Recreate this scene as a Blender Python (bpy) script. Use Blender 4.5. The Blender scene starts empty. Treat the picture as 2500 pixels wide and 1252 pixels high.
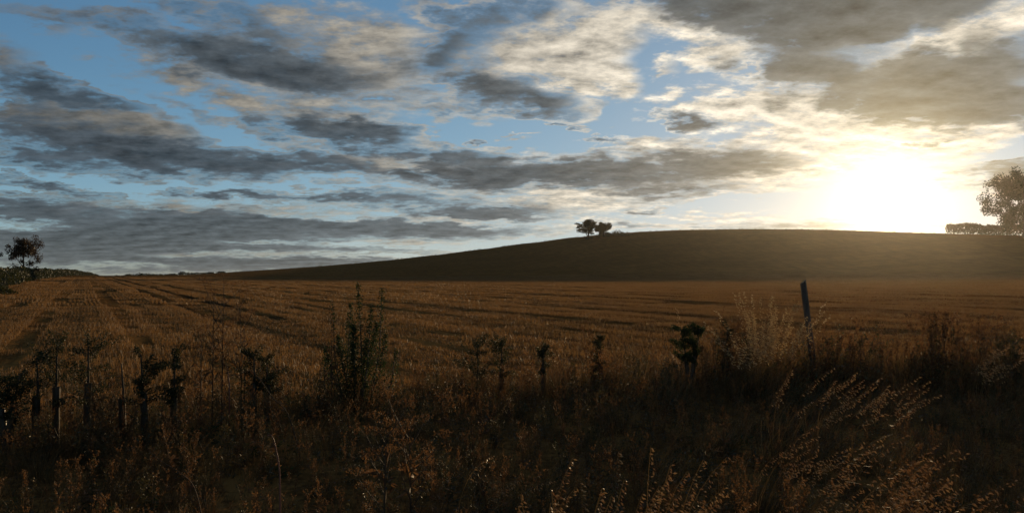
import bpy, bmesh, math, random
import numpy as np
from mathutils import Vector, Matrix, Euler

# ------------------------------------------------------------------ camera
EYE = 1.6
FPX = 2080.0                      # focal length in photograph pixels (2500 wide)
scene = bpy.context.scene
R = math.radians
cam_d = bpy.data.cameras.new("camera")
cam = bpy.data.objects.new("camera", cam_d)
scene.collection.objects.link(cam)
cam_d.sensor_width = 36.0
cam_d.lens = 36.0 * FPX / 2500.0
cam_d.clip_start = 0.05
cam_d.clip_end = 20000.0
PITCH = math.atan(54.0 / FPX)
cam.location = (0, 0, EYE)
cam.rotation_euler = (math.pi / 2 + PITCH, 0, 0)
scene.camera = cam


def px_dir(px, py):
    """World direction of a photograph pixel."""
    x, y, z = (px - 1250.0) / FPX, 1.0, (626.0 - py) / FPX
    c, s = math.cos(PITCH), math.sin(PITCH)
    return Vector((x, y * c - z * s, y * s + z * c)).normalized()


def px_ae(px, py):
    d = px_dir(px, py)
    return math.atan2(d.x, d.y), math.asin(d.z)


# ------------------------------------------------------------------ world
SUN_AZ, SUN_EL = px_ae(2172, 494)
SUN_DIR = Vector((math.sin(SUN_AZ) * math.cos(SUN_EL), math.cos(SUN_AZ) * math.cos(SUN_EL), math.sin(SUN_EL)))

world = bpy.data.worlds.new("World")
scene.world = world
world.use_nodes = True
NT = world.node_tree
NT.nodes.clear()


class NB:
    """Small helper to write node trees."""
    def __init__(self, nt):
        self.nt = nt

    def n(self, t, **kw):
        nd = self.nt.nodes.new(t)
        for k, v in kw.items():
            setattr(nd, k, v)
        return nd

    def put(self, sock, v):
        if hasattr(v, "is_linked"):
            self.nt.links.new(v, sock)
        else:
            sock.default_value = v

    def math(self, op, a, b=0.0, c=0.0, clamp=False):
        nd = self.n("ShaderNodeMath", operation=op, use_clamp=clamp)
        self.put(nd.inputs[0], a); self.put(nd.inputs[1], b); self.put(nd.inputs[2], c)
        return nd.outputs[0]

    def vmath(self, op, a, b=(0, 0, 0), scale=None):
        nd = self.n("ShaderNodeVectorMath", operation=op)
        self.put(nd.inputs[0], a); self.put(nd.inputs[1], b)
        if scale is not None:
            self.put(nd.inputs["Scale"], scale)
        return nd.outputs["Value"] if op in ("DOT_PRODUCT", "LENGTH") else nd.outputs["Vector"]

    def ramp(self, v, a, b, lo=0.0, hi=1.0, smooth=True):
        nd = self.n("ShaderNodeMapRange", interpolation_type="SMOOTHSTEP" if smooth else "LINEAR")
        self.put(nd.inputs["Value"], v)
        self.put(nd.inputs["From Min"], a); self.put(nd.inputs["From Max"], b)
        self.put(nd.inputs["To Min"], lo); self.put(nd.inputs["To Max"], hi)
        return nd.outputs["Result"]

    def mix(self, f, a, b, blend="MIX"):
        nd = self.n("ShaderNodeMix", data_type="RGBA", blend_type=blend)
        self.put(nd.inputs["Factor"], f)
        self.put(nd.inputs["A"], a); self.put(nd.inputs["B"], b)
        for s in nd.inputs:
            if s.type == "RGBA" and s.name in "AB":
                pass
        return nd.outputs["Result"]

    def noise(self, vec, scale, detail=5.0, rough=0.55, dist=0.0, color=False, dims="2D"):
        nd = self.n("ShaderNodeTexNoise", noise_dimensions=dims)
        self.put(nd.inputs["Vector"], vec)
        nd.inputs["Scale"].default_value = scale
        nd.inputs["Detail"].default_value = detail
        nd.inputs["Roughness"].default_value = rough
        nd.inputs["Distortion"].default_value = dist
        return nd.outputs["Color" if color else "Fac"]


def mix_rgb(nb, f, a, b, blend="MIX"):
    nd = nb.n("ShaderNodeMix", data_type="RGBA", blend_type=blend)
    nb.put(nd.inputs[0], f)
    for i, v in ((6, a), (7, b)):
        if hasattr(v, "is_linked"):
            nb.nt.links.new(v, nd.inputs[i])
        else:
            nd.inputs[i].default_value = (*v, 1.0) if len(v) == 3 else v
    return nd.outputs[2]


def srgb(r, g, b):
    f = lambda c: (c / 255.0 / 12.92) if c <= 10 else ((c / 255.0 + 0.055) / 1.055) ** 2.4
    return (f(r), f(g), f(b))


# Cloud masses: photograph pixel centre, half sizes, tilt (degrees, clockwise), weight.
DARK = [
    (540, 140, 330, 62, 9, 1.0), (800, 200, 300, 66, 8, 1.0), (700, 100, 230, 75, 18, .55),
    (40, 200, 190, 70, 12, 1.0), (220, 240, 190, 34, 12, .8),
    (200, 345, 420, 85, 6, 1.05), (620, 395, 430, 55, 3, 1.1), (90, 400, 190, 34, 2, .7),
    (330, 385, 120, 60, 0, .5), (840, 405, 170, 40, 0, .5),
    (780, 310, 280, 46, 2, 1.2), (945, 316, 110, 32, 0, .9), (1080, 372, 300, 40, 4, 1.0),
    (1080, 120, 220, 105, -12, .8), (1170, 30, 260, 60, 0, .55), (1330, 20, 160, 50, 0, .5),
    (1270, 240, 190, 60, 14, 1.1), (1210, 190, 110, 55, 0, .45), (1130, 260, 130, 40, 8, .4),
    (1950, 10, 560, 95, 5, 1.5), (2080, 70, 360, 80, -4, 1.1), (1720, 10, 220, 60, 10, .5),
    (2230, 220, 520, 110, 4, 1.25), (1960, 165, 220, 44, 4, .9), (2390, 165, 280, 100, -8, .9),
    (2380, 270, 330, 70, 2, .8), (2160, 260, 200, 60, 10, .5),
    (1190, 432, 310, 46, 2, 1.35), (1060, 425, 110, 16, 0, .5),
    (1700, 395, 330, 55, -2, 1.0), (1540, 440, 340, 48, 2, .7), (1690, 470, 300, 32, -2, .7),
    (1440, 420, 160, 60, 0, .4), (1860, 405, 180, 40, -6, .5),
    (110, 462, 260, 18, 5, 1.0), (520, 475, 230, 14, 0, .9), (850, 482, 330, 24, 2, .9),
    (60, 505, 260, 30, 0, .7), (300, 550, 700, 75, 0, 1.1), (850, 550, 560, 50, 2, 1.05),
    (250, 620, 750, 80, 0, 1.1), (750, 635, 560, 55, -3, 1.0), (1180, 510, 330, 34, 3, .8),
    (1130, 565, 330, 22, -2, .6), (1200, 525, 250, 25, 0, .5),
    (1440, 331, 95, 14, 2, .8), (1670, 298, 80, 28, 8, 1.0), (1310, 312, 60, 9, 0, .7), (1180, 335, 40, 7, 0, .6),
    (1560, 508, 70, 12, 0, .9), (1950, 552, 430, 24, -3, .8), (1500, 553, 130, 14, 0, .7),
    (2440, 430, 190, 50, 2, 1.0), (2310, 346, 70, 13, -4, .7), (2480, 385, 90, 14, 0, .6),
    (180, 40, 220, 34, -3, .35), (500, 30, 200, 30, -3, .3), (470, 280, 120, 30, 16, .3), 
    # gaps through which the brighter air behind shows
    (480, 620, 260, 17, -2, -1.3), (740, 622, 170, 13, -2, -1.1), (800, 525, 260, 18, 2, -1.1), (420, 503, 170, 14, 0, -1.0),
    (50, 548, 170, 18, 0, -1.2), (1000, 597, 300, 11, -2, -1.1), (1150, 540, 240, 10, 0, -.9), (950, 625, 180, 8, -3, -.9),
    (620, 590, 150, 9, 0, -.8), (300, 648, 200, 9, 0, -.6),
]
LIGHT = [
    (500, 165, 430, 110, 9, .9), (820, 150, 340, 150, 12, .95), (30, 140, 170, 80, 10, .9), (140, 72, 90, 36, -12, .6),
    (80, 270, 260, 70, 9, 1.0), (300, 300, 200, 50, 10, .9), (250, 350, 560, 110, 5, .9), (240, 200, 180, 40, 4, .35),
    (900, 60, 240, 80, 8, .8), (1010, 190, 300, 130, 8, .6), (620, 250, 200, 50, 4, .5), (370, 15, 80, 26, -10, .7),
    (1330, 170, 270, 170, -8, 1.0), (1450, 150, 120, 110, 0, .9), (1500, 215, 150, 50, 10, .8), (1290, 90, 200, 100, 0, .6),
    (1640, 60, 360, 90, 8, 1.0), (1520, 30, 180, 80, 0, .6), (1610, 158, 90, 26, -18, .7), (1720, 150, 150, 30, -10, .7),
    (1610, 188, 50, 20, -20, .8), (1750, 110, 180, 60, 0, .5),
    (1920, 190, 360, 120, 5, .9), (1760, 250, 270, 40, 1, .9), (1960, 285, 350, 70, 5, 1.0), (1680, 290, 170, 50, 8, .5),
    (2160, 330, 460, 60, 2, 1.2), (2300, 120, 330, 90, -16, 1.0), (2450, 60, 150, 90, 0, .9), (2420, 330, 200, 40, -6, .8),
    (1620, 370, 420, 75, -4, .8), (1680, 440, 470, 95, -4, .9), (1940, 425, 260, 80, -8, .9), (2250, 400, 300, 70, -3, .9),
    (1130, 410, 380, 65, 2, .8), (830, 300, 340, 60, 2, .8), (860, 390, 420, 50, 3, .75), (1170, 333, 60, 12, 0, .6),
    (1250, 490, 420, 60, 4, .8), (780, 520, 500, 40, 2, .8), (240, 500, 560, 45, 0, .8), (700, 440, 240, 16, 2, .5),
    (480, 620, 300, 18, -2, .9), (730, 618, 170, 14, -2, .8), (1000, 592, 280, 16, -2, .9), (1120, 540, 280, 22, 0, .8),
    (1440, 548, 110, 22, 0, .7), (1700, 530, 280, 16, -2, .7), (1980, 540, 420, 34, -2, .6), (1460, 470, 300, 40, 0, .5),
    (60, 548, 120, 18, 0, .8), (1560, 345, 130, 26, 0, .6), (1490, 350, 60, 24, 0, .6), (1910, 318, 60, 20, 0, .6),
]


def build_world():
    nb = NB(NT)
    tc = nb.n("ShaderNodeTexCoord")
    d = nb.vmath("NORMALIZE", tc.outputs["Generated"])
    sep = nb.n("ShaderNodeSeparateXYZ"); NT.links.new(d, sep.inputs[0])
    X, Y, Z = sep.outputs
    az = nb.math("ARCTAN2", X, Y)
    el = nb.math("ARCSINE", Z)
    zc = nb.math("MAXIMUM", Z, 0.0)

    # height-plane coordinates of the cloud deck
    inv = nb.math("DIVIDE", 1.0, nb.math("ADD", zc, 0.15))
    cp = nb.n("ShaderNodeCombineXYZ")
    NT.links.new(nb.math("MULTIPLY", X, inv), cp.inputs[0])
    NT.links.new(nb.math("MULTIPLY", Y, inv), cp.inputs[1])
    P = cp.outputs[0]
    rot = nb.n("ShaderNodeMapping"); rot.inputs["Rotation"].default_value = (0, 0, R(-12)); rot.inputs["Scale"].default_value = (0.85, 1.0, 1.0)
    NT.links.new(P, rot.inputs["Vector"])
    PW = rot.outputs[0]

    n_warp = nb.noise(PW, 2.2, 3.0, 0.55, 0.0, color=True)
    n_warp2 = nb.noise(PW, 9.0, 4.0, 0.6, 0.0, color=True)
    n_big = nb.noise(PW, 1.1, 6.0, 0.58)
    n_fine = nb.noise(PW, 9.0, 9.0, 0.66)
    off = nb.vmath("ADD", PW, (0.03, 0.06, 0.0))
    n_fine_off = nb.noise(off, 9.0, 5.0, 0.66)

    ae = nb.n("ShaderNodeCombineXYZ"); NT.links.new(az, ae.inputs[0]); NT.links.new(el, ae.inputs[1])
    w1 = nb.vmath("MULTIPLY", nb.vmath("SUBTRACT", n_warp, (0.5, 0.5, 0.5)), (0.14, 0.040, 0.0))
    w2 = nb.vmath("MULTIPLY", nb.vmath("SUBTRACT", n_warp2, (0.5, 0.5, 0.5)), (0.085, 0.030, 0.0))
    # less displacement of the cloud masses low in the sky, where they are far away
    wk = nb.ramp(el, 0.0, R(9), 0.25, 1.0)
    AE = nb.vmath("ADD", ae.outputs[0], nb.vmath("SCALE", nb.vmath("ADD", w1, w2), scale=wk))

    sheared = {}

    def turned(deg):
        if deg not in sheared:
            m = nb.n("ShaderNodeVectorRotate", rotation_type="Z_AXIS")
            m.inputs["Angle"].default_value = R(deg)
            NT.links.new(AE, m.inputs["Vector"])
            q = nb.n("ShaderNodeSeparateXYZ")
            NT.links.new(m.outputs[0], q.inputs[0])
            sheared[deg] = q.outputs
        return sheared[deg]

    def cover(blobs, acc):
        for (px, py, rx, ry, tilt, wgt) in blobs:
            a, e = px_ae(px, py)
            t = 6 * round(tilt / 6)
            k = math.cos(math.atan((px - 1250) / FPX))
            sx, sy = FPX / (rx * k * k), FPX / (ry * k)
            c, s_ = math.cos(R(t)), math.sin(R(t))
            ca, ce = c * a - s_ * e, s_ * a + c * e
            nd = nb.n("ShaderNodeVectorMath", operation="MULTIPLY_ADD")
            cb = nb.n("ShaderNodeCombineXYZ")      # z carries the sum so far (and is multiplied by zero): keeps evaluation in order
            NT.links.new(turned(t)[0], cb.inputs[0]); NT.links.new(turned(t)[1], cb.inputs[1])
            if acc is not None:
                NT.links.new(acc, cb.inputs[2])
            NT.links.new(cb.outputs[0], nd.inputs[0])
            nd.inputs[1].default_value = (sx, sy, 0)
            nd.inputs[2].default_value = (-ca * sx, -ce * sy, 0)
            g = nb.n("ShaderNodeTexGradient", gradient_type="SPHERICAL")
            NT.links.new(nd.outputs[0], g.inputs[0])
            acc = nb.math("ADD", 0.0 if acc is None else acc, nb.math("MULTIPLY", g.outputs["Fac"], wgt))
        return acc
    # outside the stretch of sky in view the same broken cover goes on
    out = nb.math("MAXIMUM", nb.ramp(nb.math("ABSOLUTE", az), R(33), R(46)), nb.ramp(el, R(17.5), R(26)))
    gen = nb.math("MULTIPLY", nb.ramp(n_big, 0.38, 0.68, 0.0, 0.8), out)
    cd = cover(DARK, gen)
    cl = cover(LIGHT, nb.math("MULTIPLY", gen, 1.2))

    nf = nb.math("SUBTRACT", n_fine, 0.5)
    nbig = nb.math("SUBTRACT", n_big, 0.5)
    det = nb.math("ADD", nb.math("MULTIPLY", nf, 1.5), nb.math("MULTIPLY", nbig, 0.6))
    Dl = nb.math("ADD", nb.math("MULTIPLY", cl, 1.0), nb.math("MULTIPLY", det, nb.ramp(cl, 0.0, 0.3, 0.5, 1.0)))
    Dd = nb.math("ADD", nb.math("MULTIPLY", cd, 1.05), nb.math("MULTIPLY", det, nb.ramp(cd, 0.0, 0.3, 0.35, 1.0)))
    rim = nb.math("MULTIPLY", nb.ramp(Dd, -0.08, 0.14), nb.math("MULTIPLY", nb.ramp(cd, 0.03, 0.22), nb.ramp(Dd, 0.14, 0.5, 0.75, 0.0)))
    a_l = nb.math("MAXIMUM", nb.ramp(Dl, 0.32, 1.10), rim)
    a_d = nb.ramp(Dd, 0.12, 0.86)
    core = nb.ramp(Dd, 0.5, 1.4)

    # angle to the sun
    cs = nb.math("MINIMUM", nb.math("MAXIMUM", nb.vmath("DOT_PRODUCT", d, tuple(SUN_DIR)), -1.0), 1.0)
    ang = nb.math("MULTIPLY", nb.math("ARCCOSINE", cs), 180 / math.pi)     # degrees
    near = nb.math("POWER", 2.718, nb.math("MULTIPLY", nb.math("POWER", nb.math("DIVIDE", ang, 15.0), 2.0), -1.0))
    mid = nb.math("POWER", 2.718, nb.math("MULTIPLY", nb.math("DIVIDE", ang, 26.0), -1.0))

    sky = nb.n("ShaderNodeTexSky", sky_type="NISHITA")
    sky.sun_disc = False
    sky.sun_elevation = SUN_EL
    sky.sun_rotation = SUN_AZ
    sky.air_density = 0.6
    sky.dust_density = 0.15
    sky.ozone_density = 3.0
    SKYK = 0.1
    S = 1.0 / SKYK
    base = mix_rgb(nb, 1.0, sky.outputs[0], (SKY_GAIN[0], SKY_GAIN[1], SKY_GAIN[2]), "MULTIPLY")
    base = nb.vmath("DIVIDE", base, nb.vmath("ADD", (1.0, 1.0, 1.0), nb.vmath("SCALE", base, scale=SKYK * 1.0)))

    # lit cloud: cream, brighter towards the sun; lit side of each billow brighter
    side = nb.math("MULTIPLY", nb.math("SUBTRACT", n_fine, n_fine_off), 1.6)
    lit_k = nb.math("MULTIPLY_ADD", nb.math("POWER", mid, 1.35), 1.85, 0.05)
    lit_k = nb.math("MINIMUM", lit_k, 0.82)
    lit_k = nb.math("MULTIPLY", lit_k, nb.math("ADD", 1.0, nb.math("MULTIPLY", side, 1.2)))
    lit_k = nb.math("ADD", lit_k, nb.math("MULTIPLY", near, 0.10))
    lit_c = nb.vmath("SCALE", (S * 0.92, S * 0.82, S * 0.66), scale=lit_k)
    dark_c0 = mix_rgb(nb, mid, tuple(S * c for c in (0.048, 0.074, 0.102)), tuple(S * c for c in (0.165, 0.165, 0.152)))
    low = nb.ramp(el, R(1.0), R(7.0), 0.85, 0.0)
    dark_c0 = mix_rgb(nb, low, dark_c0, nb.vmath("SCALE", (S * 0.20, S * 0.225, S * 0.235), scale=nb.math("MULTIPLY_ADD", mid, 1.3, 0.42)))
    dark_c1 = nb.vmath("SCALE", dark_c0, scale=nb.math("MULTIPLY_ADD", core, -0.42, nb.math("ADD", 1.1, nb.math("MULTIPLY", side, 0.9))))
    dark_c = nb.vmath("ADD", dark_c1, nb.vmath("SCALE", (S * .08, S * .06, S * .03), scale=near))

    c1 = mix_rgb(nb, nb.math("MULTIPLY", a_l, 0.92), base, lit_c)
    c2 = mix_rgb(nb, nb.math("MULTIPLY", a_d, 0.95), c1, dark_c)
    # the bright air round the sun, seen through thin cloud
    ex = lambda w, p: nb.math("POWER", 2.718, nb.math("MULTIPLY", nb.math("POWER", nb.math("DIVIDE", ang, w), p), -1.0))
    g1 = nb.vmath("SCALE", (S * 5.5, S * 4.6, S * 2.8), scale=ex(1.05, 0.88))
    g2 = nb.vmath("SCALE", (S * 0.22, S * 0.17, S * 0.07), scale=ex(5.5, 1.4))
    g3 = nb.vmath("SCALE", (S * 0.07, S * 0.055, S * 0.025), scale=ex(14.0, 1.2))
    c3 = nb.vmath("ADD", c2, nb.vmath("ADD", g1, nb.vmath("ADD", g2, g3)))
    bg = nb.n("ShaderNodeBackground"); bg.inputs["Strength"].default_value = SKYK
    NT.links.new(c3, bg.inputs["Color"])
    wo = nb.n("ShaderNodeOutputWorld")
    NT.links.new(bg.outputs[0], wo.inputs["Surface"])


SKY_GAIN = (2.45, 2.4, 2.25)
build_world()
world.cycles.sampling_method = "MANUAL"
world.cycles.sample_map_resolution = 512

# ------------------------------------------------------------------ sun
sun_d = bpy.data.lights.new("sun", "SUN")
sun_d.energy = 3.5
sun_d.angle = R(0.6)
sun_d.color = (1.0, 0.70, 0.38)
sun = bpy.data.objects.new("sun", sun_d)
scene.collection.objects.link(sun)
sun.rotation_euler = SUN_DIR.to_track_quat("Z", "Y").to_euler()

scene.view_settings.view_transform = "Standard"
scene.view_settings.look = "None"
scene.view_settings.exposure = 0.0
scene.view_settings.gamma = 1.0
scene.cycles.max_bounces = 6
scene.cycles.use_denoising = True

# ------------------------------------------------------------------ materials
def new_mat(name):
    m = bpy.data.materials.new(name)
    m.use_nodes = True
    m.node_tree.nodes.clear()
    return m, NB(m.node_tree)


def leaf_mat(name, c1, c2, trans=0.4, rough=0.5, spec=0.3, c3=None, per_instance=True):
    """Thin plant matter: diffuse, lets light through, slightly shiny; colour differs blade by blade."""
    m, nb = new_mat(name)
    geo = nb.n("ShaderNodeNewGeometry")
    rnd = geo.outputs["Random Per Island"]
    col = mix_rgb(nb, rnd, c1, c2)
    if per_instance:
        oi = nb.n("ShaderNodeObjectInfo")
        v = nb.math("FRACT", nb.math("ADD", nb.math("MULTIPLY", oi.outputs["Random"], 7.31), nb.math("MULTIPLY", rnd, 0.35)))
        col = mix_rgb(nb, nb.ramp(v, 0.0, 1.0, 0.0, 0.75), col, c3 or tuple(0.45 * a for a in c1))
    p = nb.n("ShaderNodeBsdfPrincipled")
    nb.put(p.inputs["Base Color"], col)
    p.inputs["Roughness"].default_value = rough
    p.inputs["Specular IOR Level"].default_value = spec
    t = nb.n("ShaderNodeBsdfTranslucent")
    nb.put(t.inputs["Color"], col)
    mx = nb.n("ShaderNodeMixShader")
    mx.inputs[0].default_value = trans
    m.node_tree.links.new(p.outputs[0], mx.inputs[1])
    m.node_tree.links.new(t.outputs[0], mx.inputs[2])
    o = nb.n("ShaderNodeOutputMaterial")
    m.node_tree.links.new(mx.outputs[0], o.inputs["Surface"])
    return m


def bark_mat(name, c1, c2, scale=20.0, rough=0.85):
    m, nb = new_mat(name)
    tc = nb.n("ShaderNodeTexCoord")
    n = nb.noise(nb.vmath("MULTIPLY", tc.outputs["Object"], (1, 1, 0.15)), scale, 5, 0.6, dims="3D")
    p = nb.n("ShaderNodeBsdfPrincipled")
    nb.put(p.inputs["Base Color"], mix_rgb(nb, nb.ramp(n, 0.3, 0.7), c1, c2))
    p.inputs["Roughness"].default_value = rough
    p.inputs["Specular IOR Level"].default_value = 0.2
    b = nb.n("ShaderNodeBump"); b.inputs["Strength"].default_value = 0.6; b.inputs["Distance"].default_value = 0.02
    nb.put(b.inputs["Height"], n)
    nb.put(p.inputs["Normal"], b.outputs[0])
    o = nb.n("ShaderNodeOutputMaterial")
    m.node_tree.links.new(p.outputs[0], o.inputs["Surface"])
    return m


ROW_AZ = px_ae(205, 690)[0]
ROW_DIR = Vector((math.sin(ROW_AZ), math.cos(ROW_AZ)))       # along the drill rows
ROW_NRM = Vector((math.cos(ROW_AZ), -math.sin(ROW_AZ)))      # across them, to the right
TRACKS = [4.1, 6.2, 9.6]                 # wheel tracks, metres across the rows

_rl = random.Random(17)
LINES = []
_s = -34.0
while _s < 62:
    _s += _rl.uniform(1.1, 2.6)
    LINES.append(_s)


def ground_mat():
    m, nb = new_mat("field_soil")
    geo = nb.n("ShaderNodeNewGeometry")
    P = geo.outputs["Position"]
    s = nb.vmath("DOT_PRODUCT", P, (ROW_NRM.x, ROW_NRM.y, 0))
    t = nb.vmath("DOT_PRODUCT", P, (ROW_DIR.x, ROW_DIR.y, 0))
    cb = nb.n("ShaderNodeCombineXYZ")
    nb.put(cb.inputs[0], s); nb.put(cb.inputs[1], nb.math("MULTIPLY", t, 0.08))
    rows = nb.noise(cb.outputs[0], 2.2, 4, 0.6)
    patch = nb.noise(P, 0.05, 4, 0.55)
    fine = nb.noise(P, 9.0, 5, 0.65)
    f = nb.math("ADD", nb.math("MULTIPLY", rows, 0.55), nb.math("MULTIPLY", fine, 0.45))
    straw = mix_rgb(nb, nb.ramp(patch, 0.3, 0.7), (0.24, 0.112, 0.032), (0.30, 0.145, 0.042))
    soil = (0.105, 0.052, 0.019)
    col = mix_rgb(nb, nb.ramp(f, 0.38, 0.60), soil, straw)
    for k in TRACKS:
        d = nb.math("ABSOLUTE", nb.math("SUBTRACT", nb.math("ADD", s, nb.math("MULTIPLY", nb.math("SUBTRACT", patch, .5), 1.2)), k))
        col = mix_rgb(nb, nb.math("MULTIPLY", nb.ramp(d, 0.15, 0.32, 0.8, 0.0), nb.ramp(t, 26.0, 36.0)), col, (0.050, 0.030, 0.016))
    p = nb.n("ShaderNodeBsdfPrincipled")
    nb.put(p.inputs["Base Color"], col)
    p.inputs["Roughness"].default_value = 0.8
    p.inputs["Specular IOR Level"].default_value = 0.0
    b = nb.n("ShaderNodeBump"); b.inputs["Strength"].default_value = 0.9; b.inputs["Distance"].default_value = 0.08
    nb.put(b.inputs["Height"], f)
    nb.put(p.inputs["Normal"], b.outputs[0])
    o = nb.n("ShaderNodeOutputMaterial")
    m.node_tree.links.new(p.outputs[0], o.inputs["Surface"])
    return m


M = {
    "straw": leaf_mat("dry_straw", (0.25, 0.13, 0.042), (0.34, 0.185, 0.062), 0.40, 0.55, 0.2, c3=(0.20, 0.10, 0.030)),
    "grass": leaf_mat("dry_grass", (0.14, 0.085, 0.031), (0.23, 0.135, 0.050), 0.38, 0.5, 0.2, c3=(0.045, 0.030, 0.013)),
    "oat": leaf_mat("oat_husk", (0.50, 0.34, 0.155), (0.66, 0.48, 0.24), 0.6, 0.4, 0.5, c3=(0.45, 0.27, 0.11)),
    "pale_oat": leaf_mat("pale_oat_husk", (0.68, 0.53, 0.29), (0.80, 0.66, 0.40), 0.65, 0.4, 0.5, c3=(0.52, 0.36, 0.17)),
    "dull_oat": leaf_mat("dull_oat_husk", (0.17, 0.105, 0.042), (0.26, 0.165, 0.07), 0.4, 0.5, 0.25, c3=(0.11, 0.065, 0.026)),
    "rust": leaf_mat("rusty_seed", (0.18, 0.086, 0.030), (0.28, 0.14, 0.048), 0.42, 0.6, 0.2, c3=(0.07, 0.035, 0.016)),
    "weed": leaf_mat("weed_leaf", (0.085, 0.066, 0.022), (0.17, 0.10, 0.036), 0.4, 0.5, 0.3, c3=(0.035, 0.040, 0.014)),
    "green": leaf_mat("green_leaf", (0.032, 0.050, 0.015), (0.060, 0.075, 0.022), 0.35, 0.6, 0.15, c3=(0.025, 0.042, 0.014)),
    "bush": leaf_mat("bush_leaf", (0.028, 0.034, 0.012), (0.055, 0.052, 0.018), 0.35, 0.55, 0.2, c3=(0.03, 0.04, 0.013), per_instance=False),
    "tree": leaf_mat("tree_leaf", (0.030, 0.036, 0.013), (0.055, 0.055, 0.020), 0.3, 0.5, 0.3, per_instance=False),
    "bronze": leaf_mat("bronze_leaf", (0.050, 0.032, 0.014), (0.080, 0.046, 0.020), 0.35, 0.5, 0.3, per_instance=False),
    "hedge": leaf_mat("hedge_leaf", (0.045, 0.044, 0.016), (0.095, 0.075, 0.026), 0.35, 0.5, 0.3, per_instance=False),
    "bark": bark_mat("bark", (0.05, 0.036, 0.024), (0.10, 0.075, 0.05)),
    "stem": bark_mat("dead_stem", (0.07, 0.038, 0.020), (0.14, 0.075, 0.036), 40.0, 0.75),
    "red_stem": bark_mat("red_stem", (0.20, 0.065, 0.040), (0.32, 0.13, 0.08), 40.0, 0.35),
    "post": bark_mat("weathered_wood", (0.075, 0.058, 0.042), (0.15, 0.12, 0.09), 30.0, 0.8),
    "soil": ground_mat(),
}


def guard_mat():
    m, nb = new_mat("tree_guard_plastic")
    p = nb.n("ShaderNodeBsdfPrincipled")
    p.inputs["Base Color"].default_value = (0.07, 0.052, 0.034, 1)
    p.inputs["Roughness"].default_value = 0.3
    t = nb.n("ShaderNodeBsdfTranslucent"); t.inputs["Color"].default_value = (0.12, 0.075, 0.04, 1)
    mx = nb.n("ShaderNodeMixShader"); mx.inputs[0].default_value = 0.25
    m.node_tree.links.new(p.outputs[0], mx.inputs[1]); m.node_tree.links.new(t.outputs[0], mx.inputs[2])
    o = nb.n("ShaderNodeOutputMaterial"); m.node_tree.links.new(mx.outputs[0], o.inputs["Surface"])
    return m


M["guard"] = guard_mat()

# ------------------------------------------------------------------ terrain
# skyline of the bare hill: photograph x -> y
SKY_X = np.array([-900, -300, 0, 150, 265, 420, 600, 750, 900, 1100, 1250, 1410, 1500, 1650, 1800, 2000, 2170, 2300, 2500, 2800, 3400], float)
SKY_Y = np.array([690, 684, 680, 679, 677, 673, 662, 652, 640, 618, 598, 577.5, 568, 561, 559, 560, 566, 570, 574, 590, 640], float)
_az = np.array([px_ae(x, y)[0] for x, y in zip(SKY_X, SKY_Y)])
_el = np.array([px_ae(x, y)[1] for x, y in zip(SKY_X, SKY_Y)])
_fx = np.linspace(-math.pi, math.pi, 1441)
_fe = np.interp(_fx, _az, _el, left=R(-0.3), right=R(-0.3))
_ker = np.exp(-0.5 * (np.arange(-8, 9) / 3.5) ** 2); _ker /= _ker.sum()
_fe = np.convolve(np.pad(_fe, 8, mode="edge"), _ker, mode="valid")
CREST_AZ = [R(-60), R(-30), R(-20), R(-8), R(5), R(25), R(60)]
CREST_R = [840, 860, 710, 545, 435, 410, 430]
FOOT_R = [250, 250, 220, 185, 178, 215, 230]


_LA = np.array(LINES)


def line_dist(s, u):
    """Distance across the rows to the nearest shallow furrow."""
    q = s - 0.14 * np.sin(u * 0.05)
    k = np.clip(np.searchsorted(_LA, q), 1, len(_LA) - 1)
    return np.minimum(np.abs(q - _LA[k - 1]), np.abs(q - _LA[k]))


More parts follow.
